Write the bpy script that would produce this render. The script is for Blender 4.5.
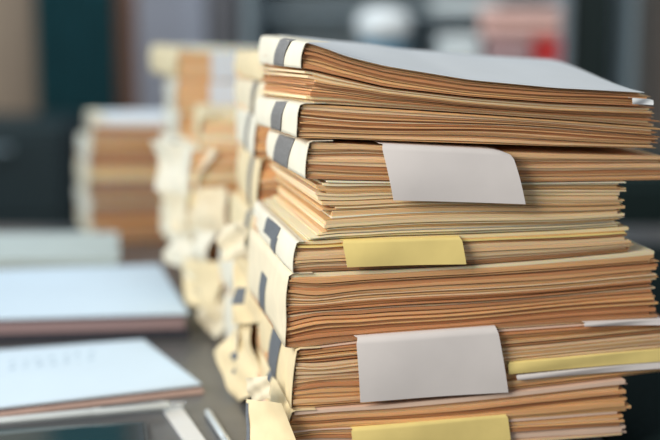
import bpy, math, random
import numpy as np
from mathutils import Vector, Euler
for o in list(bpy.data.objects): bpy.data.objects.remove(o)
S = bpy.context.scene
PI = math.pi
# ------------------------------------------------------------------ camera, world, lights, exposure
FPX = 1335.0; CAMZ = 1.20; DESK = 0.74
PITCH = math.atan(240/FPX)
cd = bpy.data.cameras.new('camera'); cam = bpy.data.objects.new('camera', cd)
S.collection.objects.link(cam); S.camera = cam
cam.location = (0, 0, CAMZ); cam.rotation_euler = (PI/2-PITCH, 0, 0)
cd.sensor_width = 36; cd.lens = FPX/660*36; cd.clip_start = 0.01
cd.dof.use_dof = True; cd.dof.focus_distance = 1.235; cd.dof.aperture_fstop = 1.9; cd.dof.aperture_blades = 9
w = bpy.data.worlds.new('world'); S.world = w; w.use_nodes = True
bg = w.node_tree.nodes['Background']; bg.inputs[0].default_value = (0.78, 0.83, 0.90, 1); bg.inputs[1].default_value = 0.34
def area(name, loc, target, sx, sy, power, col):
    l = bpy.data.lights.new(name, 'AREA'); l.shape = 'RECTANGLE'; l.size = sx; l.size_y = sy; l.energy = power; l.color = col
    o = bpy.data.objects.new(name, l); S.collection.objects.link(o); o.location = loc
    o.rotation_euler = (Vector(target)-Vector(loc)).to_track_quat('-Z', 'Y').to_euler()
    return o
area('window_light', (-0.90, 0.32, 1.62), (0.0, 1.3, 0.98), .7, .7, 27, (1.0, 0.93, 0.83))
area('far_window_light', (-2.4, 3.2, 2.3), (-0.3, 2.3, 0.8), 1.6, 1.2, 44, (0.72, 0.87, 1.0))
area('back_fill_light', (0.0, 3.0, 2.75), (0.1, 4.0, 1.0), 1.2, .3, 26, (.92, .97, 1.0))  # added fill with no known lamp, brightens the bookcase items and back wall
vs = S.view_settings; vs.view_transform = 'Standard'; vs.look = 'None'; vs.gamma = 1; vs.exposure = 0.0; vs.use_curve_mapping = False

# ------------------------------------------------------------------ helpers
C = S.collection
def ray(px, py):
    cx = (px-330)/FPX; cy = (220-py)/FPX
    return Vector((cx, math.cos(PITCH)+cy*math.sin(PITCH), -math.sin(PITCH)+cy*math.cos(PITCH)))
def at(px, py, Y):
    d = ray(px, py); t = Y/d.y
    return Vector((d.x*t, Y, CAMZ+d.z*t))
def onz(px, py, z):
    d = ray(px, py); t = (z-CAMZ)/d.z
    return Vector((d.x*t, d.y*t, z))
def mat(name, col, rough=0.8, var=0.0, scale=20.0, stretch=(1, 1, 1), metal=0.0, coat=0.0, bump=0.0, spec=0.5, trans=0.0):
    m = bpy.data.materials.new(name); m.use_nodes = True; nt = m.node_tree; b = nt.nodes['Principled BSDF']
    b.inputs['Roughness'].default_value = rough; b.inputs['Metallic'].default_value = metal
    b.inputs['Coat Weight'].default_value = coat; b.inputs['Specular IOR Level'].default_value = spec
    b.inputs['Transmission Weight'].default_value = trans
    tc = nt.nodes.new('ShaderNodeTexCoord'); mp = nt.nodes.new('ShaderNodeMapping'); mp.inputs['Scale'].default_value = stretch
    nz = nt.nodes.new('ShaderNodeTexNoise'); nz.inputs['Scale'].default_value = scale; nz.inputs['Detail'].default_value = 3
    nt.links.new(tc.outputs['Object'], mp.inputs[0]); nt.links.new(mp.outputs[0], nz.inputs[0])
    r = nt.nodes.new('ShaderNodeValToRGB')
    r.color_ramp.elements[0].position = 0.3; r.color_ramp.elements[1].position = 0.7
    r.color_ramp.elements[0].color = tuple(max(0, c*(1-var)) for c in col)+(1,)
    r.color_ramp.elements[1].color = tuple(min(1, c*(1+var)) for c in col)+(1,)
    nt.links.new(nz.outputs[0], r.inputs[0]); nt.links.new(r.outputs[0], b.inputs['Base Color'])
    if bump:
        bp = nt.nodes.new('ShaderNodeBump'); bp.inputs['Strength'].default_value = bump; bp.inputs['Distance'].default_value = 0.001
        nt.links.new(nz.outputs[0], bp.inputs['Height']); nt.links.new(bp.outputs[0], b.inputs['Normal'])
    return m
def tag(o, label=None, cat=None, group=None, kind=None):
    if label: o['label'] = label
    if cat: o['category'] = cat
    if group: o['group'] = group
    if kind: o['kind'] = kind
    return o
def empty(name, loc, rz=0):
    o = bpy.data.objects.new(name, None); C.objects.link(o); o.empty_display_size = 0.05
    o.location = loc; o.rotation_euler = (0, 0, rz); return o
class MB:
    def __init__(s): s.v = []; s.f = []; s.sm = []
    def add(s, vs_, fs, smooth=False):
        n = len(s.v); s.v += [tuple(p) for p in vs_]; s.f += [tuple(i+n for i in f) for f in fs]; s.sm += [smooth]*len(fs)
    def box(s, a, b):
        (x0, y0, z0), (x1, y1, z1) = a, b
        s.add([(x0,y0,z0),(x1,y0,z0),(x1,y1,z0),(x0,y1,z0),(x0,y0,z1),(x1,y0,z1),(x1,y1,z1),(x0,y1,z1)],
              [(0,3,2,1),(4,5,6,7),(0,1,5,4),(1,2,6,5),(2,3,7,6),(3,0,4,7)])
    def grid(s, P, smooth=True, flip=False):       # P[i][j]
        ni = len(P); nj = len(P[0]); vs_ = [p for r in P for p in r]; fs = []
        for i in range(ni-1):
            for j in range(nj-1):
                q = (i*nj+j, (i+1)*nj+j, (i+1)*nj+j+1, i*nj+j+1)
                fs.append(q[::-1] if flip else q)
        s.add(vs_, fs, smooth)
    def slab(s, T, B):                              # closed sheet between two grids
        s.grid(T); s.grid(B, flip=True)
        ni = len(T); nj = len(T[0])
        s.grid([[B[i][0], T[i][0]] for i in range(ni)], False, True)
        s.grid([[B[i][-1], T[i][-1]] for i in range(ni)], False)
        s.grid([[B[0][j], T[0][j]] for j in range(nj)], False)
        s.grid([[B[-1][j], T[-1][j]] for j in range(nj)], False, True)
    def lathe(s, prof, n=32, c=(0,0,0)):
        P = [[(c[0]+r*math.cos(2*PI*k/n), c[1]+r*math.sin(2*PI*k/n), c[2]+z) for k in range(n+1)] for r, z in prof]
        s.grid(P, True, True)
    def tube(s, pts, rad, n=12):
        P = []
        for i, p in enumerate(pts):
            p = Vector(p); a = Vector(pts[max(0, i-1)]); b = Vector(pts[min(len(pts)-1, i+1)])
            t = (b-a).normalized(); side = t.cross(Vector((0, 0, 1)))
            if side.length < 1e-3: side = Vector((1, 0, 0))
            side.normalize(); up = side.cross(t); r = rad[i] if isinstance(rad, (list, tuple)) else rad
            P.append([p+side*r*math.cos(2*PI*k/n)+up*r*math.sin(2*PI*k/n) for k in range(n+1)])
        s.grid(P, True)
        for R, fl in ((P[0], False), (P[-1], True)):
            s.add(R[:-1], [tuple(range(n))[::-1] if fl else tuple(range(n))])
    def build(s, name, m, parent=None, bevel=0):
        me = bpy.data.meshes.new(name); me.from_pydata(s.v, [], s.f); me.validate()
        if len(me.polygons) == len(s.sm): me.polygons.foreach_set('use_smooth', s.sm)
        me.materials.append(m)
        o = bpy.data.objects.new(name, me); C.objects.link(o)
        if parent: o.parent = parent
        if bevel:
            b = o.modifiers.new('bevel', 'BEVEL'); b.width = bevel; b.segments = 3; b.limit_method = 'ANGLE'
        return o
def wave(rng, n=4, f0=4, f1=40):
    T = [(rng.uniform(f0, f1), rng.uniform(0, 6.28), rng.uniform(.4, 1)) for _ in range(n)]
    return lambda u: sum(a*math.sin(f*u+p) for f, p, a in T)/n

# ------------------------------------------------------------------ materials
LINES = (6, 6, 900)
def paper(name, col, var=.16):
    m = mat(name, col, .85, var, 1.0, LINES, spec=.15); b = m.node_tree.nodes['Principled BSDF']
    b.inputs['Subsurface Weight'].default_value = .35; b.inputs['Subsurface Radius'].default_value = (1, .42, .16); b.inputs['Subsurface Scale'].default_value = .005
    return m
KRAFT = [paper('kraft_paper', (.72,.40,.195)), paper('orange_kraft_paper', (.80,.455,.215)), paper('tan_paper', (.80,.51,.28)),
         paper('brown_kraft_paper', (.46,.245,.125)), paper('light_kraft_paper', (.84,.59,.37)), paper('red_brown_paper', (.55,.265,.125))]
TAN = [paper('tan_stock', (.74,.48,.25)), paper('sand_stock', (.80,.57,.33)), paper('buff_stock', (.66,.40,.19)), paper('light_buff_stock', (.84,.65,.41))]
CREAM = [paper('cream_paper', (.86,.74,.50), .06), paper('pale_cream_paper', (.88,.80,.60), .05), paper('butter_paper', (.86,.70,.42), .07)]
m_spine = mat('cream_card', (.80,.72,.53), .7, .05, 40, bump=.15, spec=.3)
m_spine2 = mat('ivory_card', (.79,.76,.63), .65, .04, 30, bump=.15, spec=.3)
m_spine3 = mat('butter_card', (.80,.68,.43), .7, .06, 40, bump=.15, spec=.3)
m_band = mat('grey_label_cloth', (.175,.175,.175), .7, .18, 300, bump=.3)
m_bandb = mat('slate_label_cloth', (.12,.135,.155), .7, .18, 300, bump=.3)
m_white = mat('white_paper', (.78,.83,.86), .8, .02, 15, spec=.2)
m_flap = mat('grey_white_paper', (.74,.71,.70), .85, .03, 25, spec=.15)
m_yel = mat('yellow_paper', (.86,.70,.27), .85, .05, 30, spec=.15)
m_pink = mat('pinkish_paper', (.80,.60,.47), .85, .04, 30, spec=.15)

# ------------------------------------------------------------------ the room and the desk
f_ = MB(); f_.box((-4, -1, -.05), (4, 5.6, 0)); tag(f_.build('floor', mat('grey_carpet', (.07,.08,.085), .95, .2, 60)), kind='structure')
f_ = MB(); f_.box((-4, 4.6, 0), (4, 4.7, 3)); tag(f_.build('wall_back', mat('slate_wall', (.24,.28,.30), .9, .05, 3)), kind='structure')
def Xat(px, Y): return (px-330)/FPX*Y/math.cos(PITCH)*1.0
def band_box(name, m, p0, p1, Y, dep, z0, z1, bevel=0, parent=None):
    k = ray(330, 0).y
    x0 = (p0-330)/FPX*Y/k; x1 = (p1-330)/FPX*Y/k
    b = MB(); b.box((x0, Y, z0), (x1, Y+dep, z1)); return b.build(name, m, parent, bevel)
m_desk = mat('dark_desk_laminate', (.105,.108,.112), .28, .1, 6, (1, 8, 1), spec=.5)
dr = empty('desk', (0.0, 1.5, 0)); tag(dr, 'dark grey glossy desk carrying all the binders and papers', 'desk')
b = MB(); b.box((-1.5, -.85, DESK-.03), (1.3, 1.0, DESK)); b.build('desk_top', m_desk, dr, .003)
for x in (-1.42, 1.22):
    for y in (-.78, .92):
        b = MB(); b.box((x-.03, y-.03, 0), (x+.03, y+.03, DESK-.031)); b.build('leg', m_desk, dr, .004)

# background wall pieces
m_tan = mat('pale_wood_veneer', (.33,.24,.165), .6, .12, 4, (8, 8, 1))
m_brown = mat('brown_wood_trim', (.27,.14,.09), .6, .15, 4, (8, 8, 1))
m_greyp = mat('grey_blue_panel', (.50,.53,.62), .8, .05, 3)
m_dgrey = mat('dark_taupe_trim', (.17,.165,.175), .7, .1, 5)
tag(band_box('door_1', m_tan, -60, 34, 4.5, .05, 0, 2.2), kind='structure')
tag(band_box('trim_1', m_brown, 115, 134, 4.46, .1, 0, 2.9), kind='structure')
tag(band_box('wall_panel', m_greyp, 136, 205, 4.5, .06, 0, 2.9), 'grey blue wall panel behind the farthest binder stack', 'wall panel')
bpy.data.objects['wall_panel'].name = 'trim_2'
tr = bpy.data.objects['trim_2']
for k in ('label', 'category'):
    if k in tr: del tr[k]
tr['kind'] = 'structure'
tag(band_box('trim_3', m_dgrey, 208, 236, 4.46, .1, 0, 2.9), kind='structure')
tag(band_box('wall_right', mat('beige_wall', (.36,.30,.25), .8, .05, 3), 651, 760, 4.3, .25, 0, 2.9), kind='structure')
# curtain: pleated
cu = MB(); x0 = -1.0; Yc = 4.35
xa = (38-330)/FPX*Yc*1.0; xb = (118-330)/FPX*Yc
P = []
for i in range(61):
    x = xa+(xb-xa)*i/60; y = Yc+.03*math.sin(i*.9)+.01*math.sin(i*.37)
    P.append((x, y))
T = [[(x, y, z) for z in (0.02, 1, 2, 2.8)] for x, y in P]; B = [[(x, y+.006, z) for z in (0.02, 1, 2, 2.8)] for x, y in P]
cu.slab(T, B)
tag(cu.build('curtain', mat('dark_teal_fabric', (.016,.10,.12), .9, .2, 20)), 'dark teal curtain hanging left of the brown trim', 'curtain')
# metal post at right
b = MB(); b.lathe([(0,0),(.12,0),(.12,.015),(.028,.03),(.028,2.3),(0,2.3)], 24)
po = b.build('floor_post', mat('grey_metal', (.42,.53,.56), .45, .05, 5)); k = ray(330,0).y
po.location = ((623-330)/FPX*3.9, 3.9, 0); tag(po, 'pale grey vertical metal post right of the black cabinet', 'post')

# bookcase behind the desk
m_case = mat('slate_bookcase', (.27,.33,.36), .7, .08, 5)
Yb = 3.6
bc = empty('bookcase', (0, Yb, 0)); tag(bc, 'slate grey open bookcase behind the desk holding the blurred office items', 'bookcase')
xl = at(244, 50, Yb).x; xr = at(570, 50, Yb).x
zsh = at(330, 66, Yb).z; zs2 = at(330, 15, Yb).z
for (nm, a, c_) in (('side_panel', (xl, 0, 0), (xl+.025, .35, 1.9)), ('side_panel', (xr-.025, 0, 0), (xr, .35, 1.9)),
                    ('back_panel', (xl+.026, .34, 0), (xr-.026, .35, 1.9)),
                    ('shelf', (xl+.026, .0, zsh-.02), (xr-.026, .339, zsh)), ('shelf', (xl+.026, .18, zs2-.012), (xr-.026, .339, zs2)),
                    ('shelf', (xl+.026, .0, 1.62), (xr-.026, .339, 1.64)), ('shelf', (xl+.026, .0, .5), (xr-.026, .339, .52)),
                    ('top_panel', (xl, 0, 1.901), (xr, .35, 1.925))):
    b = MB(); b.box(a, c_); b.build(nm, m_case, bc, .002)
b = MB(); x0 = at(572, 50, 3.62).x; x1 = at(612, 50, 3.62).x
cb = empty('cabinet', ((x0+x1)/2, 3.62, 0)); tag(cb, 'narrow black cabinet between the bookcase and the grey post', 'cabinet')
hw = (x1-x0)/2
b.box((-hw, .02, 0), (hw, .4, 1.95)); b.build('body', mat('black_lacquer', (.008,.02,.02), .5), cb)
b = MB(); b.box((-hw+.003, 0, .03), (hw-.003, .019, 1.93)); b.build('door', mat('black_green_lacquer', (.006,.018,.017), .5), cb, .002)
def low_cabinet(label, p0, p1, ytop, Y, col):
    a = at(p0, ytop, Y); c_ = at(p1, ytop, Y); hw = (c_.x-a.x)/2
    r_ = empty('filing_cabinet', ((a.x+c_.x)/2, Y, 0)); tag(r_, label, 'cabinet'); m1 = mat('cabinet_paint', col, .6, .05)
    b = MB(); b.box((-hw, .021, 0), (hw, .45, a.z)); b.build('body', m1, r_, .004)
    for q in range(3):
        h0 = .03+(a.z-.04)/3*q; b = MB(); b.box((-hw+.004, 0, h0), (hw-.004, .020, h0+(a.z-.04)/3-.01)); dr_ = b.build('drawer', m1, r_, .003)
        b = MB(); b.tube([(-.07, -.02, h0+.2), (.07, -.02, h0+.2)], .006); b.box((-.07, -.02, h0+.195), (-.06, 0, h0+.205)); b.box((.06, -.02, h0+.195), (.07, 0, h0+.205)); b.build('handle', m_case, dr_)
low_cabinet('low dark teal-grey cabinet at the far left edge, in front of the pale wood', -90, 62, 128, 3.8, (.010,.026,.030))
low_cabinet('low black-green cabinet behind the right end of the front stack', 606, 800, 176, 2.95, (.008,.028,.026))
# items on shelves
m_jw = mat('pale_ceramic', (.92,.97,.97), .4, .03); m_blue = mat('blue_glaze', (.03,.30,.50), .4, .05)
p = at(383, 50, 3.66); jz = zsh+.001
jr = empty('ceramic_jar', (p.x, 3.68, jz)); tag(jr, 'rounded white jar with a blue base, blurred on the bookcase shelf', 'jar')
H = at(383, 8, 3.66).z-jz
b = MB(); b.lathe([(0,0),(.05,0),(.056,H*.15),(.062,H*.42)], 32); b.build('base_band', m_blue, jr)
b = MB(); b.lathe([(.062,H*.421),(.074,H*.6),(.076,H*.75),(.066,H*.9),(.04,H*.99),(0,H)], 32); b.build('body', m_jw, jr)
def shelf_box(name, label, cat, p0, p1, ytop, z0, Y, dep, m, bevel, lidm=None):
    xa, xb = at(p0, ytop, Y).x, at(p1, ytop, Y).x; z1 = at(p0, ytop, Y).z
    r = empty(name, ((xa+xb)/2, Y, z0)); tag(r, label, cat); h = (xb-xa)/2
    b = MB(); b.box((-h, 0, 0), (h, dep, (z1-z0)*.62)); b.build('body', m, r, bevel)
    b = MB(); b.box((-h-.002, -.002, (z1-z0)*.62+.0005), (h+.002, dep+.002, z1-z0)); b.build('lid', lidm or m, r, bevel)
m_pk = mat('salmon_plastic', (.90,.58,.50), .6, .03); m_rd = mat('red_box_card', (.70,.04,.04), .6, .05)
m_bx = mat('pale_box_card', (.85,.92,.92), .7, .03)
shelf_box('storage_box', 'salmon pink rounded box resting on the dusty pink box', 'box', 482, 567, 8, at(330, 39, 3.61).z, 3.61, .11, m_pk, .032)
shelf_box('storage_box', 'dusty pink box under the rounded salmon box', 'box', 488, 532, 39.5, zsh+.001, 3.61, .11, mat('dusty_pink_card', (.55,.36,.36), .7, .05), .008)
shelf_box('storage_box', 'bright red box under the right half of the rounded salmon box', 'box', 535, 569, 39.5, zsh+.001, 3.61, .11, m_rd, .004)
shelf_box('storage_box', 'small pale box left of the red box on the shelf', 'box', 440, 481, 37, zsh+.001, 3.62, .15, m_bx, .01)
shelf_box('storage_box', 'pale flat box on the narrow upper shelf above the pink box', 'box', 432, 500, 0, zs2+.001, 3.79, .14, m_bx, .01)

# ------------------------------------------------------------------ binder builder
TH = math.radians(11.4); U = Vector((math.cos(TH), math.sin(TH), 0)); V = Vector((-math.sin(TH), math.cos(TH), 0))
O1 = at(300, 240, 1.2); O1.z = 0
WID = .312; DEP = .235
def plane_uz(px, py, O=O1, off=0.0):
    d = ray(px, py); n = V; t = (O+V*off).dot(n)/d.dot(n)
    p = Vector((0, 0, CAMZ))+d*t; return ((p-O).dot(U), p.z)
def curve(pts, O=O1):
    q = sorted(plane_uz(x, y, O) for x, y in pts); us = np.array([a for a, _ in q]); zs = np.array([z for _, z in q])
    g = np.linspace(-.08, .45, 266); zz = np.interp(g, us, zs)
    # extrapolate linearly on both sides, then smooth
    lo = g < us[0]; hi = g > us[-1]
    zz[lo] = zs[0]; zz[hi] = zs[-1]+(g[hi]-us[-1])*(zs[-1]-zs[-2])/(us[-1]-us[-2])
    kk = np.hanning(17); kk /= kk.sum(); zp = np.pad(zz, 8, mode='edge'); zz = np.convolve(zp, kk, 'valid')
    return lambda u: float(np.interp(u, g, zz))
def lift(fn, d): return lambda u: fn(u)+d
def binder(name, label, cat, group, O, yaw, zb, zt, W=WID, D=DEP, Tb=0., Tt=0., rear=0., n=14, pal=KRAFT, spine=m_spine,
           bands=((.09,.13,'grey'),), seed=1, u0=.0, u0j=.0007, u1j=.004, fj=.0022, shift=(0,0), cover=None, lead=0, bulge=.0018,
           nu=22, nv=5, wr=.35, ushape=None, notes=(), spine_hgt=(0.,1.), matk={}, wrapw=.022, spine_splay=0.004):
    """zb, zt: world heights of lower and upper front edge as functions of u measured from O"""
    rng = random.Random(seed)
    z0 = min(zb(0), zb(W/2), zb(W))
    org = O+U*shift[0]+V*shift[1]; root = empty(name, (org.x, org.y, z0), TH+yaw); tag(root, label, cat, group)
    su = shift[0]
    def height(f, u, v):
        a = zb(u+su)-z0; c = zt(u+su)-z0
        T = Tb+(Tt-Tb)*f; r = rear*f
        vv = max(0, min(1, v/D)); s = vv*vv*(3-2*vv)
        ew = math.exp(-max(u, 0)/.05)
        return a+(c-a)*f-T*v*ew+r*s*(1-ew)
    # fractions of the boundaries
    ws = [rng.choice([.5, .8, 1, 1, 1.5, 2.1]) for _ in range(n)]; tot = sum(ws); fr = [0]
    for x in ws: fr.append(fr[-1]+x/tot)
    waves = [wave(rng, 4, 8, 60) for _ in range(n+1)]; wv2 = [wave(rng, 2, 60, 160) for _ in range(n+1)]
    gw = [wave(rng, 3, 6, 26) for _ in range(3)]; gn = [wave(rng, 2, 30, 110) for _ in range(2)]
    def bnd(k, u):
        if k in (0, n): return fr[k]
        f = bnd0(k, u); nr = math.exp(-max(u, 0)/.035)
        g = .10*math.sin(PI*f)*gw[0](u)+.05*math.sin(2*PI*f)*gw[1](u)+.02*math.sin(3*PI*f)*gw[2](u)
        g += nr*(.06*math.sin(2*PI*f)*gn[0](u)+.03*math.sin(4*PI*f)*gn[1](u))
        return max(.001, min(.999, f+g))
    def bnd0(k, u):
        sp = min(fr[k]-fr[k-1], fr[k+1]-fr[k])
        near = math.exp(-max(u, 0)/.03)
        return fr[k]+sp*(.33*waves[k](u)+wr*near*(.6*wv2[k](u)+.6*waves[k](u*2.3)))
    for k in range(n):
        a0 = u0+(ushape(fr[k]) if ushape else 0)+rng.uniform(-u0j, u0j*2)-((bulge*.8*math.sin(PI*(fr[k]+fr[k+1])/2)+spine_splay*(1-(fr[k]+fr[k+1])/2)**1) if spine else 0); a1 = W+rng.uniform(-u1j*1.6, u1j)
        if rng.random() < .15: a1 += rng.uniform(0, u1j*1.5)
        vo = rng.uniform(0, fj*2.2); vw = wave(rng, 2, 5, 18); vv0 = rng.uniform(0, .004)
        gap = (.00012 if rng.random() < .7 else .0007)*min(1, n/8)
        us = [a0+(a1-a0)*((i/(nu-1))**1.35) for i in range(nu)]
        last = (k == n-1)
        m = rng.choice(pal)
        if k in matk: m = matk[k]
        if last and cover: m = cover
        NV = nv if not (last and rear) else 12
        skew = rng.uniform(-.004, .004)
        T = []; B = []
        for i, u in enumerate(us):
            v0 = vo+fj*.6*vw(u); v1 = D-.002-vv0
            rt = []; rb = []
            for j in range(NV):
                v = v0+(v1-v0)*j/(NV-1)
                uu = u+(skew*(j/(NV-1)) if i > nu-4 else 0)
                ft = bnd(k+1, u); fb = bnd(k, u)
                zt_ = height(ft, u, v)-gap*.5; zb_ = height(fb, u, v)+gap*.5
                if zt_-zb_ < .0002: zt_ = zb_+.0002
                rt.append((uu, v, zt_)); rb.append((uu, v, zb_))
            T.append(rt); B.append(rb)
        mb = MB(); mb.slab(T, B); mb.build('page_bundle', m, root)
    if spine:
        s0, s1 = spine_hgt
        g_u = u0-.0014; swv = wave(rng, 3, 10, 60); sw2 = wave(rng, 3, 30, 110); sw3 = wave(rng, 3, 30, 80)
        def prof(v, off=0.0, wrapn=.022):
            zb_ = height(0, 0, v); zt_ = height(1, 0, v); h = zt_-zb_
            pts = []
            spl = spine_splay*(1-.6*v/D)
            pts.append((g_u+wrapn, zt_+.0006+off*.5))
            pts.append((g_u+wrapn*.45, zt_+.0007+off*.5)); pts.append((g_u+.003, zt_+.0008+off*.5))
            for q in range(9):
                s = 1-q/8; pts.append((g_u-off-bulge*(.9+.45*swv(v))*math.sin(PI*s)**.8-spl*(1-s)-.0016*sw2(v*1.3+s*.02)-.0012*sw3(s*.1+v*.3), zb_+h*(.03+.95*s)+ (.0 if q else .0003)))
            pts.append((g_u+.002, zb_+.0004))
            return pts
        def strip(va, vb, off, th, wn, ra=0., rngw=None, z_lo=0, z_hi=12):
            T = []; B = []
            for j in range(7):
                v = va+(vb-va)*j/6
                Pf = prof(v, off, wn)[z_lo:z_hi+1]; Pb = prof(v, off-th, wn)[z_lo:z_hi+1]
                T.append([(a, v-ra*((i-4)/8), z) for i, (a, z) in enumerate(Pf)]); B.append([(a+(.0 if i > 2 else 0), v-ra*((i-4)/8), z) for i, (a, z) in enumerate(Pb)])
            mb = MB(); mb.slab(T, B); return mb
        sp = strip(-.0012, D, .0008, .0007, wrapw).build('spine', spine, root)
        for (va, vb, kind) in bands:
            mm = {'grey': m_band, 'slate': m_bandb, 'white': m_white}[kind[:5] if kind[:5] in ('slate', 'white') else 'grey']
            lo, hi = (2, 12)
            if kind.endswith('up'): lo, hi = 3, 8
            if kind.endswith('low'): lo, hi = 6, 12
            strip(va, vb, .0017, .0006, min(.012, wrapw), rng.uniform(-.036, -.016), z_lo=lo, z_hi=hi).build('label_band', mm, sp)
    root['_'] = 0; del root['_']
    return root, height
def flap(parent, O, corners, m, name='paper_flap', out=.004, label=None, curl=.003, rnd=0.0, tuck=.03):
    """paper folded down over the front edges: corners TL, TR, BR, BL in the front plane"""
    TL, TR, BR, BL = [plane_uz(x, y, O, -out) for x, y in corners]
    base = parent.location; R = Euler((0, 0, parent.rotation_euler.z)).to_matrix().inverted()
    def P(u, z, v):
        w_ = O+U*u+V*v; w_.z = z; return R @ (w_-base)
    N = 14; M = 10; T = []; B = []
    for i in range(N+1):
        a = i/N; rt = []; rb = []
        uT, zT = TL[0]+(TR[0]-TL[0])*a, TL[1]+(TR[1]-TL[1])*a
        uB, zB = BL[0]+(BR[0]-BL[0])*a, BL[1]+(BR[1]-BL[1])*a
        for j in range(-3, M+1):
            if j < 0:
                v = -out+tuck*(-j/3); u = uT; z = zT-rnd*max(0, (a-.80)/.20)**2.5
            else:
                t = j/M; ed = 0
                rr = .006
                u = uT+(uB-uT)*t; z = zT+(zB-zT)*t
                z -= rnd*max(0, (a-.80)/.20)**2.5*(1-t)**3
                v = -out-curl*math.sin(PI*min(1, t*.9))-.0012*math.sin(a*5+t*2)
                if a in (0, 1) and j == 0: u += (.0015 if a == 0 else -.0015)
            rt.append(P(u, z, v)); rb.append(P(u, z-(.0004 if j < 0 else 0), v+(.0004 if j >= 0 else 0)))
        T.append(rt); B.append(rb)
    mb = MB(); mb.slab(T, B); o = mb.build(name, m, parent)
    if label: o['label'] = label
    return o

# ------------------------------------------------------------------ the front stack
X = (305, 385, 470, 555, 645)
def bc_(*ys, first=None): return curve(([first] if first else [])+list(zip(X, ys)))
b0 = curve([(302, 41), (315, 43), (345, 55), (385, 65), (470, 79), (555, 87), (645, 92)])
b1 = bc_(68, 87, 97, 103, 107)
b2 = bc_(103, 108, 114, 120, 127)
b3 = bc_(138, 141, 144, 147, 149)
b3g = bc_(140.5, 145.5, 151, 154, 156.5)
b4 = bc_(179, 181, 183, 183, 182)
b5 = bc_(241, 237, 235, 232, 227)
b6 = bc_(273, 270, 266, 260, 252)
b7 = bc_(348, 338, 332, 326, 320)
b8 = bc_(409, 403, 395, 386, 375)
b9 = bc_(452, 449, 444, 439, 432)
bz = lambda u: DESK+.001
G1 = 'binders and sheaves in the sharp front stack'
r = math.radians
def U_(px, y): return plane_uz(px, y)[0]
e = .0011
BI, _ = binder('document_binder', 'lowest binder of the front stack, cropped by the bottom of the photo', 'binder', G1, O1, r(0.5), bz, lift(b9, -e), W=.25, D=.23, n=12, seed=11, bands=((.1,.14,'slate'),), shift=(U_(296,440), .003), spine=m_spine3, cover=CREAM[2])
BH, _ = binder('document_binder', 'cream binder with a yellow paper strip along the bottom edge of the photo', 'binder', G1, O1, r(-.5), b9, lift(b8, -e), W=.324-U_(296,420), n=20, seed=12, bands=((.13,.15,'slate'),), shift=(U_(294,430), -.002), spine=m_spine3, cover=m_pink, pal=KRAFT+[m_pink], spine_splay=.010)
BG, _ = binder('document_binder', 'binder behind the large white paper flap near the bottom of the front stack', 'binder', G1, O1, r(0), b8, lift(b7, -e), W=.368, n=34, seed=13, bands=((.075,.13,'slate'),), shift=(U_(299,380), 0), spine=m_spine3, cover=m_pink, wr=.5, spine_splay=.006)
BF, _ = binder('document_binder', 'thick cream binder directly above the binder with the large lower white flap', 'binder', G1, O1, r(.5), b7, lift(b6, -e), W=.362, n=34, seed=14, bands=((.12,.155,'slatelow'),), shift=(U_(291,310), .001), spine=m_spine, cover=CREAM[0], wr=.5)
BE, _ = binder('document_binder', 'ivory binder with torn slate label and the yellow paper flap in mid stack', 'binder', G1, O1, r(1.), b6, lift(b5, -e), W=.328, n=18, Tt=.0, seed=15, bands=((.085,.15,'slateup'), (.085,.115,'slatelow')), shift=(U_(298,255), 0), spine=m_spine2, cover=CREAM[2], pal=KRAFT+[TAN[1]], matk={15: m_yel}, wrapw=.007)
def esh(f): return (.010 if f < .1 else .017)+.008*math.sin(f*5)+.008*(f > .55)
BS2, _ = binder('paper_sheaf', 'spineless tan sheaf with stepped cream left corners below the rounded white flap', 'papers', G1, O1, r(1.5), b5, lift(b4, -e), W=.318, n=30, Tb=0, Tt=.03, seed=16, spine=None, shift=(0.0, .0), pal=TAN, cover=CREAM[1], ushape=lambda f: esh(f), u0j=.005, fj=.0025, wr=.2, matk={0: CREAM[1], 1: CREAM[0], 2: CREAM[0], 3: m_white, 7: CREAM[0], 8: CREAM[2], 12: CREAM[1], 20: CREAM[2], 27: CREAM[0]})
BD, _ = binder('document_binder', 'binder with the rounded white paper flap hanging over its front edge', 'binder', G1, O1, r(2.), b4, lift(b3g, -e), W=.352, n=17, Tb=.03, Tt=.05, seed=17, bands=((.065,.14,'grey'),), shift=(U_(311,160), .0), spine=m_spine2, D=.19, cover=KRAFT[2])
BC, _ = binder('document_binder', 'cream binder with grey label, second binder spine from the top', 'binder', G1, O1, r(1.3), b3, lift(b2, -e), W=.345, n=20, Tb=.05, Tt=.06, seed=18, bands=((.072,.125,'grey'),), shift=(U_(303,120), .0), spine=m_spine2, wr=.6)
BB, _ = binder('paper_sheaf', 'loose kraft sheaf without a spine under the topmost binder', 'papers', G1, O1, r(2), b2, lift(b1, -e), W=.340, n=14, Tb=.06, Tt=.045, seed=19, spine=None, pal=KRAFT+[CREAM[2], TAN[3]], shift=(U_(309,85), .0), u0j=.004, wr=.8, fj=.003)
BA, hA = binder('document_binder', 'topmost binder of the front stack under a white cover sheet', 'binder', G1, O1, r(.9), b1, lift(b0, -e), W=.324, n=13, Tb=.045, Tt=.015, rear=.018, seed=20, bands=((.07,.13,'grey'),), shift=(U_(307,55), .0), spine=m_spine2, pal=[KRAFT[0], KRAFT[3], KRAFT[5], KRAFT[1]], u1j=.006, wr=.6)
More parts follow.
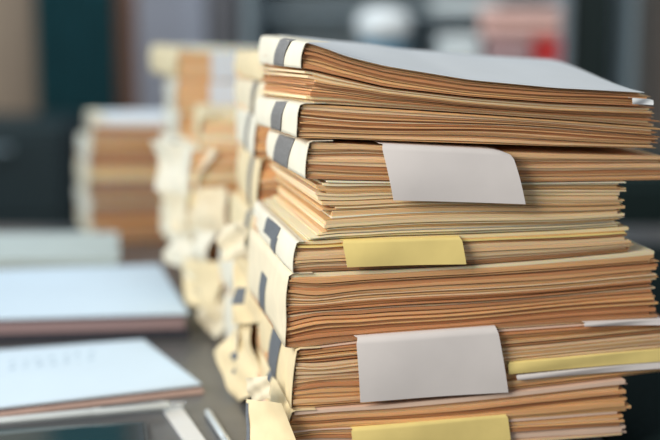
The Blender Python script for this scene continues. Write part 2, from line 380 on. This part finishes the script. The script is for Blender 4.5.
# white cover sheet of the topmost binder
T = []; B = []
for i in range(40):
    u = .022+(.3265-.022)*i/39; rt = []; rb = []
    for j in range(14):
        v = -.0015+.0008*math.sin(u*20)+(.236-.001)*j/13
        z = hA(1, u, v)+.0001
        rt.append((u-.004*(j/13), v, z+.0006)); rb.append((u-.004*(j/13), v, z+.0001))
    T.append(rt); B.append(rb)
mb = MB(); mb.slab(T, B); mb.build('cover_sheet', m_white, BA)['label'] = 'white cover sheet'

flap(BD, O1, [(381, 144), (513, 151), (525, 204), (393, 200)], m_flap, label='rounded white paper flap', out=.005, rnd=.004)
flap(BE, O1, [(342, 241), (462, 238), (466, 264), (347, 267)], m_yel, label='yellow paper flap', out=.005, curl=.001)
flap(BG, O1, [(356, 338), (498, 328), (508, 392), (360, 402)], m_flap, label='large white paper flap', out=.006, curl=.002)
flap(BH, O1, [(351, 429), (508, 415), (511, 447), (354, 460)], m_yel, label='yellow paper strip', out=.006, curl=.001)
flap(BG, O1, [(508, 363), (665, 349), (665, 361), (508, 374)], m_yel, name='yellow_insert', label='narrow yellow insert', out=.002, curl=.0005)
flap(BG, O1, [(516, 375.5), (665, 362), (665, 368), (517, 380)], m_flap, name='white_insert', label='narrow white insert', out=.003, curl=.0005)
flap(BG, O1, [(584, 323), (665, 320), (665, 325), (584, 326.5)], m_flap, name='white_insert', label='narrow white insert', out=.003, curl=.0003)

flap(BB, O1, [(632, 98), (654, 100), (653, 105), (632, 104)], m_white, name='white_insert', label='narrow white insert tip', out=.003, curl=.0004)
# ------------------------------------------------------------------ stacks behind
m_mv = paper('dull_brown_paper', (.42,.30,.24))
PALE = TAN+CREAM+[KRAFT[1], KRAFT[4]]
ORD = ['topmost', 'second', 'third', 'fourth', 'fifth', 'sixth', 'seventh', 'eighth', 'ninth', 'tenth']
def stack(O, yaw, tops, which, group, rng, n=9, spread=.006, W=.3, D=.225, lean=0, pal=KRAFT, label_p=.8, T0=.02, cover=None, yj=3, out=None, colors=(m_spine, m_spine2, m_spine3)):
    N = len(tops)
    zs = list(tops)+[DESK+.001]
    res = []
    for k in range(N):
        hi = zs[k]; lo = zs[k+1]; tl = .003*math.sin(k*2.1)
        sl = lambda z, hh: (lambda u: z-(z-DESK)*.05*u/.3)
        sh = (rng.uniform(-spread, spread)+lean*(hi-DESK)+(out[k] if out else 0), rng.uniform(-spread, spread)*.5)
        va = rng.uniform(.05, .11)
        bands = ((va, va+rng.uniform(.025, .045), rng.choice(['grey', 'slate', 'grey'])),) if rng.random() < label_p else ()
        sp = rng.choice(colors)
        cn = {m_spine.name: 'cream', m_spine2.name: 'ivory', m_spine3.name: 'butter yellow'}[sp.name]
        if k == N-1 and N > 1: w_ = 'lowest'
        else: w_ = ORD[k]
        r_, h_ = binder('document_binder', f'{cn} binder, {w_} in {which}', 'binder', group, O, yaw+math.radians(rng.uniform(-yj, yj)), sl(lo, 0), lift(sl(hi, 0), -e),
               W=W+rng.uniform(-.01, .01), D=D, Tb=T0*(lo-DESK)/.4, Tt=T0*(hi-DESK)/.4, n=n, seed=rng.randint(0, 9999), spine=sp, bands=bands, shift=sh, nu=10, nv=3, bulge=rng.uniform(.001, .004), pal=pal, cover=(cover if k == 0 and cover else rng.choice(CREAM+KRAFT[:3])))
        res.append((r_, h_))
    return res
def zrow(px, Y, ys): return [at(px, y, Y).z for y in ys]
rng = random.Random(5)
O2 = O1+V*.262+U*.0; s2 = stack(O2, 0, zrow(255, O2.y, [50, 82, 117, 158, 218, 262, 322]), 'the second stack, just behind the sharp front stack', 'binders in the second stack', rng, n=12, T0=.05, out=(.012,.010,-.004,0,.004,-.006,-.022))
O3 = O1+V*.56+U*-.012; s3 = stack(O3, 0, zrow(222, O3.y, [118, 150, 188, 226, 262, 298]), 'the low third stack behind the second stack', 'binders in the third stack', rng, n=8, label_p=.3, lean=-.1, spread=.016, yj=7, pal=PALE, out=(0,-.02,-.01,.0,-.012,.0))
O4 = O1+V*.86+U*.0; s4 = stack(O4, r(3), zrow(180, O4.y, [50, 80, 112, 145, 178, 210, 245]), 'the tall fourth stack with a pale blue strip', 'binders in the fourth stack', rng, n=7, label_p=.2, lean=-.08, spread=.01, yj=4, pal=[KRAFT[4], KRAFT[1], KRAFT[2], TAN[1]])
O5 = at(96, 200, 2.32); O5.z = 0; stack(O5, r(4), zrow(104, 2.32, [120, 145, 170, 200, 225]), 'the low blurred stack at far left', 'binders in the far left stack', rng, n=7, label_p=.2, cover=m_white, W=.27, D=.21, pal=[KRAFT[3], KRAFT[0], KRAFT[5], m_mv, m_mv])
def card(parent, pts, m, name='spine_flap', seed=0, amp=.004, n=12, th=.0007, marks=()):
    rg = random.Random(seed); a, b_, c_, d_ = [at(*p) for p in pts]; nrm = (b_-a).cross(d_-a).normalized()
    w1 = wave(rg, 3, 3, 12); w2 = wave(rg, 3, 3, 12); M = Euler((0, 0, parent.rotation_euler.z)).to_matrix().inverted()
    def P(i, j, off=0):
        x, y = i, j; p = (a*(1-x)+b_*x)*(1-y)+(d_*(1-x)+c_*x)*y
        p = p+nrm*(amp*(w1(x+y*.6)+w2(y-x*.4)+.8*abs(((x*1.7+y*.9+rg_off) % 1)-.5))+off); return M @ (p-parent.location)
    rg_off = rg.random()
    T = [[P(i/n, j/n, th) for j in range(n+1)] for i in range(n+1)]; B = [[P(i/n, j/n) for j in range(n+1)] for i in range(n+1)]
    mb = MB(); mb.slab(T, B); o = mb.build(name, m, parent)
    for (x, y, sx, sy) in marks:
        T = [[P(x+sx*i/3, y+sy*j/3, th*2.2) for j in range(4)] for i in range(4)]; B = [[P(x+sx*i/3, y+sy*j/3, th*1.2) for j in range(4)] for i in range(4)]
        mb = MB(); mb.slab(T, B); mb.build('label_band', m_bandb, o)
    return o
card(BI, [(247, 446, 1.20), (299, 447, 1.172), (282, 404, 1.180), (247, 400, 1.25)], m_spine3, seed=2, amp=.002, marks=((.0, .1, .07, .8),))
card(BH, [(250, 402, 1.27), (272, 398, 1.215), (268, 376, 1.22), (248, 378, 1.28)], m_spine, seed=3, amp=.004)
low2 = s2[-1][0]
card(low2, [(240, 402, 1.42), (264, 388, 1.36), (250, 318, 1.45), (213, 352, 1.50)], m_spine3, seed=4, amp=.005, marks=((.35, .62, .13, .12), (.2, .45, .1, .07)))
card(s2[-2][0], [(232, 325, 1.46), (262, 322, 1.40), (258, 262, 1.42), (236, 256, 1.47)], m_spine3, seed=5, amp=.006, marks=((.1, .3, .3, .25),))
card(s2[-3][0], [(224, 262, 1.50), (250, 258, 1.43), (248, 220, 1.44), (222, 226, 1.5)], m_spine, seed=6, amp=.006)
for i_, (k_, q_, mm_) in enumerate([(0, [(160, 190, 1.80), (200, 196, 1.74), (212, 150, 1.73), (152, 140, 1.82)], m_spine2), (1, [(176, 232, 1.76), (228, 236, 1.69), (224, 186, 1.70), (160, 190, 1.80)], m_spine),
        (2, [(170, 262, 1.80), (206, 286, 1.70), (216, 232, 1.69), (168, 222, 1.80)], m_spine2), (3, [(188, 300, 1.74), (220, 318, 1.66), (226, 262, 1.67), (182, 258, 1.76)], m_spine3),
        (4, [(204, 330, 1.70), (226, 338, 1.64), (232, 290, 1.65), (196, 288, 1.72)], m_spine)]):
    card(s3[k_][0], q_, mm_, seed=20+i_, amp=.010)
# pale blue strips hanging over the fourth stack front
m_strip = mat('pale_blue_paper', (.74,.84,.96), .8, .03, 10)
for k in (0, 1):
    pr, hh = s4[k]
    b = MB(); 
    T = [[(.046+.048*i/5, -.004, z) for z in (hh(.0, .08, 0)+.001, hh(.5, .08, 0), hh(1, .08, 0))] for i in range(6)]
    B = [[(x, y+.001, z) for x, y, z in row] for row in T]
    b.slab(T, B)
    b.build('paper_strip', m_strip, pr)['label'] = 'pale blue paper strip'

# ------------------------------------------------------------------ papers on the desk
def quad_slab(corners, z0, z1, m, name, parent=None, n=8, wob=0.0, base=None, inset=0.0):
    """corners: world xy in order front-left, front-right, back-right, back-left"""
    FL, FR, BR, BL = [Vector((c[0], c[1], 0)) for c in corners]; cen = (FL+FR+BR+BL)/4
    base = base or Vector((0, 0, 0))
    if inset: FL, FR, BR, BL = [c+(cen-c).normalized()*inset for c in (FL, FR, BR, BL)]
    T = []; B = []
    for i in range(n+1):
        rt = []; rb = []
        for j in range(n+1):
            a, c = i/n, j/n
            p = (FL*(1-a)+FR*a)*(1-c)+(BL*(1-a)+BR*a)*c-base
            w_ = wob*(math.sin(a*4+c*2)*.5+.5)
            rt.append((p.x, p.y, z1-base.z+w_)); rb.append((p.x, p.y, z0-base.z+w_*(0 if z0 < DESK+.002 else 1)))
        T.append(rt); B.append(rb)
    mb = MB(); mb.slab(T, B); return mb.build(name, m, parent)
m_cool = mat('cool_white_paper', (.64,.78,.90), .75, .02, 10)
m_mauve = mat('mauve_page_edges', (.30,.21,.215), .8, .2, 1.0, (3, 3, 600))
m_dark = mat('dark_cover_card', (.025,.027,.04), .6, .1, 20)
# the thick notebook
zt = DESK+.034
q = [onz(-110, 338, DESK), onz(190, 336, DESK), onz(165, 285, DESK), onz(-110, 292, DESK)]
FR = onz(189, 313, zt); BR = onz(160, 264, zt); FLn = onz(-120, 322, zt); BL = onz(-120, 274, zt)
nb = empty('notebook', ((FR.x+BL.x)/2, (FR.y+BL.y)/2, DESK)); tag(nb, 'thick dark-edged notebook with white top page, behind the lined white sheet', 'notebook')
cs = [FLn, FR, BR, BL]; bs = nb.location.copy()
quad_slab(cs, DESK+.0005, DESK+.012, m_dark, 'lower_cover', nb, base=bs)
quad_slab(cs, DESK+.0122, zt-.0045, m_mauve, 'page_block', nb, base=bs, inset=.007)
quad_slab(cs, zt-.004, zt-.002, m_dark, 'upper_cover', nb, base=bs)
quad_slab(cs, zt-.0018, zt, m_cool, 'top_page', nb, base=bs, inset=.001)
# flat white paper on a brown folder
z1 = DESK+.009
FR = onz(201, 384, z1); BR = onz(143, 340, z1); FLn = onz(-90, 418, z1); BL = onz(-110, 359, z1)
pf = empty('paper_folder', ((FR.x+BL.x)/2, (FR.y+BL.y)/2, DESK)); tag(pf, 'thin brown folder under the written white sheet, front left of the desk', 'folder')
bs = pf.location.copy()
c2 = [FLn+Vector((0,-.006,0)), FR+Vector((.004,-.008,0)), BR+Vector((.006,0,0)), BL]
quad_slab(c2, DESK+.0005, DESK+.0045, mat('pinkish_brown_card', (.52,.36,.31), .8, .08, 30), 'lower_cover', pf, base=bs)
quad_slab([FLn, FR, BR, BL], DESK+.0047, DESK+.0072, m_dark, 'upper_cover', pf, base=bs)
ps = empty('paper_sheet', (bs.x, bs.y, DESK+.0074)); tag(ps, 'white sheet with faint blue-grey writing, lying on the thin brown folder', 'paper')
bs = ps.location.copy()
quad_slab([FLn, FR, BR, BL], DESK+.0076, DESK+.0098, m_cool, 'sheet', ps, base=bs)
ink = MB(); rg = random.Random(3)
for ln in range(2):
    for kx in range(7):
        a = onz(10+kx*13+rg.uniform(-2, 2), 364-kx*1.6+ln*6, DESK+.0099)-bs
        for q_ in range(1):
            ink.box((a.x+q_*.005, a.y, .0025), (a.x+rg.uniform(.003,.007), a.y+rg.uniform(.006, .02), .0026))
ink.build('writing', mat('blue_grey_ink', (.46,.60,.72), .8), ps)
# pale paper pile behind notebook
pz = DESK
for k, (ps_, lab) in enumerate([(((-100, 276), (86, 268), (70, 250), (-100, 256)), 'pale grey-green document pad behind the notebook'),]):
    zt = DESK+.045
    cs = [onz(-140, 262, zt), onz(120, 258, zt), onz(118, 232, zt), onz(-140, 234, zt)]
    rr = empty('document_pad', ((cs[0].x+cs[2].x)/2, (cs[0].y+cs[2].y)/2, DESK)); tag(rr, lab, 'papers')
    bs = rr.location.copy()
    quad_slab(cs, DESK+.0005, DESK+.003, m_dark, 'lower_cover', rr, base=bs)
    quad_slab(cs, DESK+.0032, zt-.002, mat('grey_green_pages', (.42,.48,.46), .8, .1, 1, (3,3,500)), 'page_block', rr, base=bs, inset=.003)
    quad_slab(cs, zt-.0018, zt, mat('pale_grey_green_card', (.50,.57,.55), .8, .04), 'upper_cover', rr, base=bs)
# dark tablet / glass at lower left
zt = DESK+.006
cs = [onz(-60, 470, zt), onz(150, 452, zt), onz(146, 421, zt), onz(-60, 432, zt)]
tb = empty('tablet', ((cs[0].x+cs[2].x)/2, (cs[0].y+cs[2].y)/2, DESK)); tag(tb, 'dark glossy tablet in the bottom left corner under the long silver pen', 'tablet')
bs = tb.location.copy()
quad_slab(cs, DESK+.0005, zt-.0008, mat('graphite_shell', (.05,.06,.065), .4), 'body', tb, base=bs)
quad_slab(cs, zt-.0006, zt, mat('dark_teal_glass', (.02,.05,.06), .08, 0, 1, coat=.5), 'screen', tb, base=bs, inset=.004)
b = MB(); mp_ = [(.30, 1.15), (1.15, 1.15), (1.15, 2.3), (.245, 2.3), (.245, 1.53)]
b.add([(x-.7, y-1.7, z) for z in (.0006, .003) for x, y in mp_], [(4,3,2,1,0), (5,6,7,8,9)]+[(i, (i+1)%5, (i+1)%5+5, i+5) for i in range(5)])
mo = b.build('desk_shade_sheet', mat('black_green_shade', (.008,.018,.018), .95, .2, 200, spec=.1)); mo.location = (.7, 1.7, DESK); tag(mo, 'black-green sheet added as shade on the desk, right of and behind the front stack', 'shade sheet')  # added dark sheet, stands in for the shade on the desk's right side
# pens
m_silver = mat('pale_silver_plastic', (.62,.68,.70), .3, .03, 20, metal=.25); m_clip = mat('bright_steel', (.75,.78,.8), .2, .02, 20, metal=.9)
m_wht = mat('white_gloss_plastic', (.74,.76,.76), .3, .02, 20)
def pen(px0, px1, z, rad, label, m):
    a = onz(*px0, z); b_ = onz(*px1, z); d = b_-a; L = d.length
    ro = empty('pen', (a.x, a.y, z-rad), math.atan2(d.y, d.x)); tag(ro, label, 'pen')
    q = MB(); q.tube([(0,0,rad), (.006,0,rad), (L*.55,0,rad), (L*.56,0,rad)], [rad*.6, rad*.98, rad, rad*.96]); q.build('barrel', m, ro)
    q = MB(); q.tube([(L*.562,0,rad), (L*.57,0,rad), (L*.92,0,rad), (L*.93,0,rad)], [rad*1.02, rad*1.08, rad*1.08, rad*.9]); q.build('cap', m, ro)
    q = MB(); q.tube([(L*.932,0,rad), (L,0,rad)], [rad*.7, rad*.6]); q.build('tip', m_clip, ro)
    q = MB(); q.box((L*.60, -.0015, rad*2.1), (L*.9, .0015, rad*2.1+.0012)); q.box((L*.88, -.0015, rad*1.9), (L*.9, .0015, rad*2.1)); q.build('clip', m_clip, ro)
pen((-30, 424), (184, 404), DESK+.011, .0044, 'long silver pen lying across the tablet edge before the folder', m_silver)
pen((207, 411), (240, 462), DESK+.004, .004, 'short silver pen pointing at the viewer, nearest the binders', m_silver)
# white ruler slab
a = onz(165, 408, DESK+.004); 
cs = [onz(192, 452, DESK+.004), onz(212, 449, DESK+.004), onz(181, 406, DESK+.004), onz(163, 409, DESK+.004)]
rl = quad_slab(cs, DESK+.0006, DESK+.004, m_wht, 'ruler', None, base=Vector(((cs[0].x+cs[2].x)/2, (cs[0].y+cs[2].y)/2, DESK)))
rl.location = ((cs[0].x+cs[2].x)/2, (cs[0].y+cs[2].y)/2, DESK); tag(rl, 'flat white ruler lying between the tablet and the short pen', 'ruler')
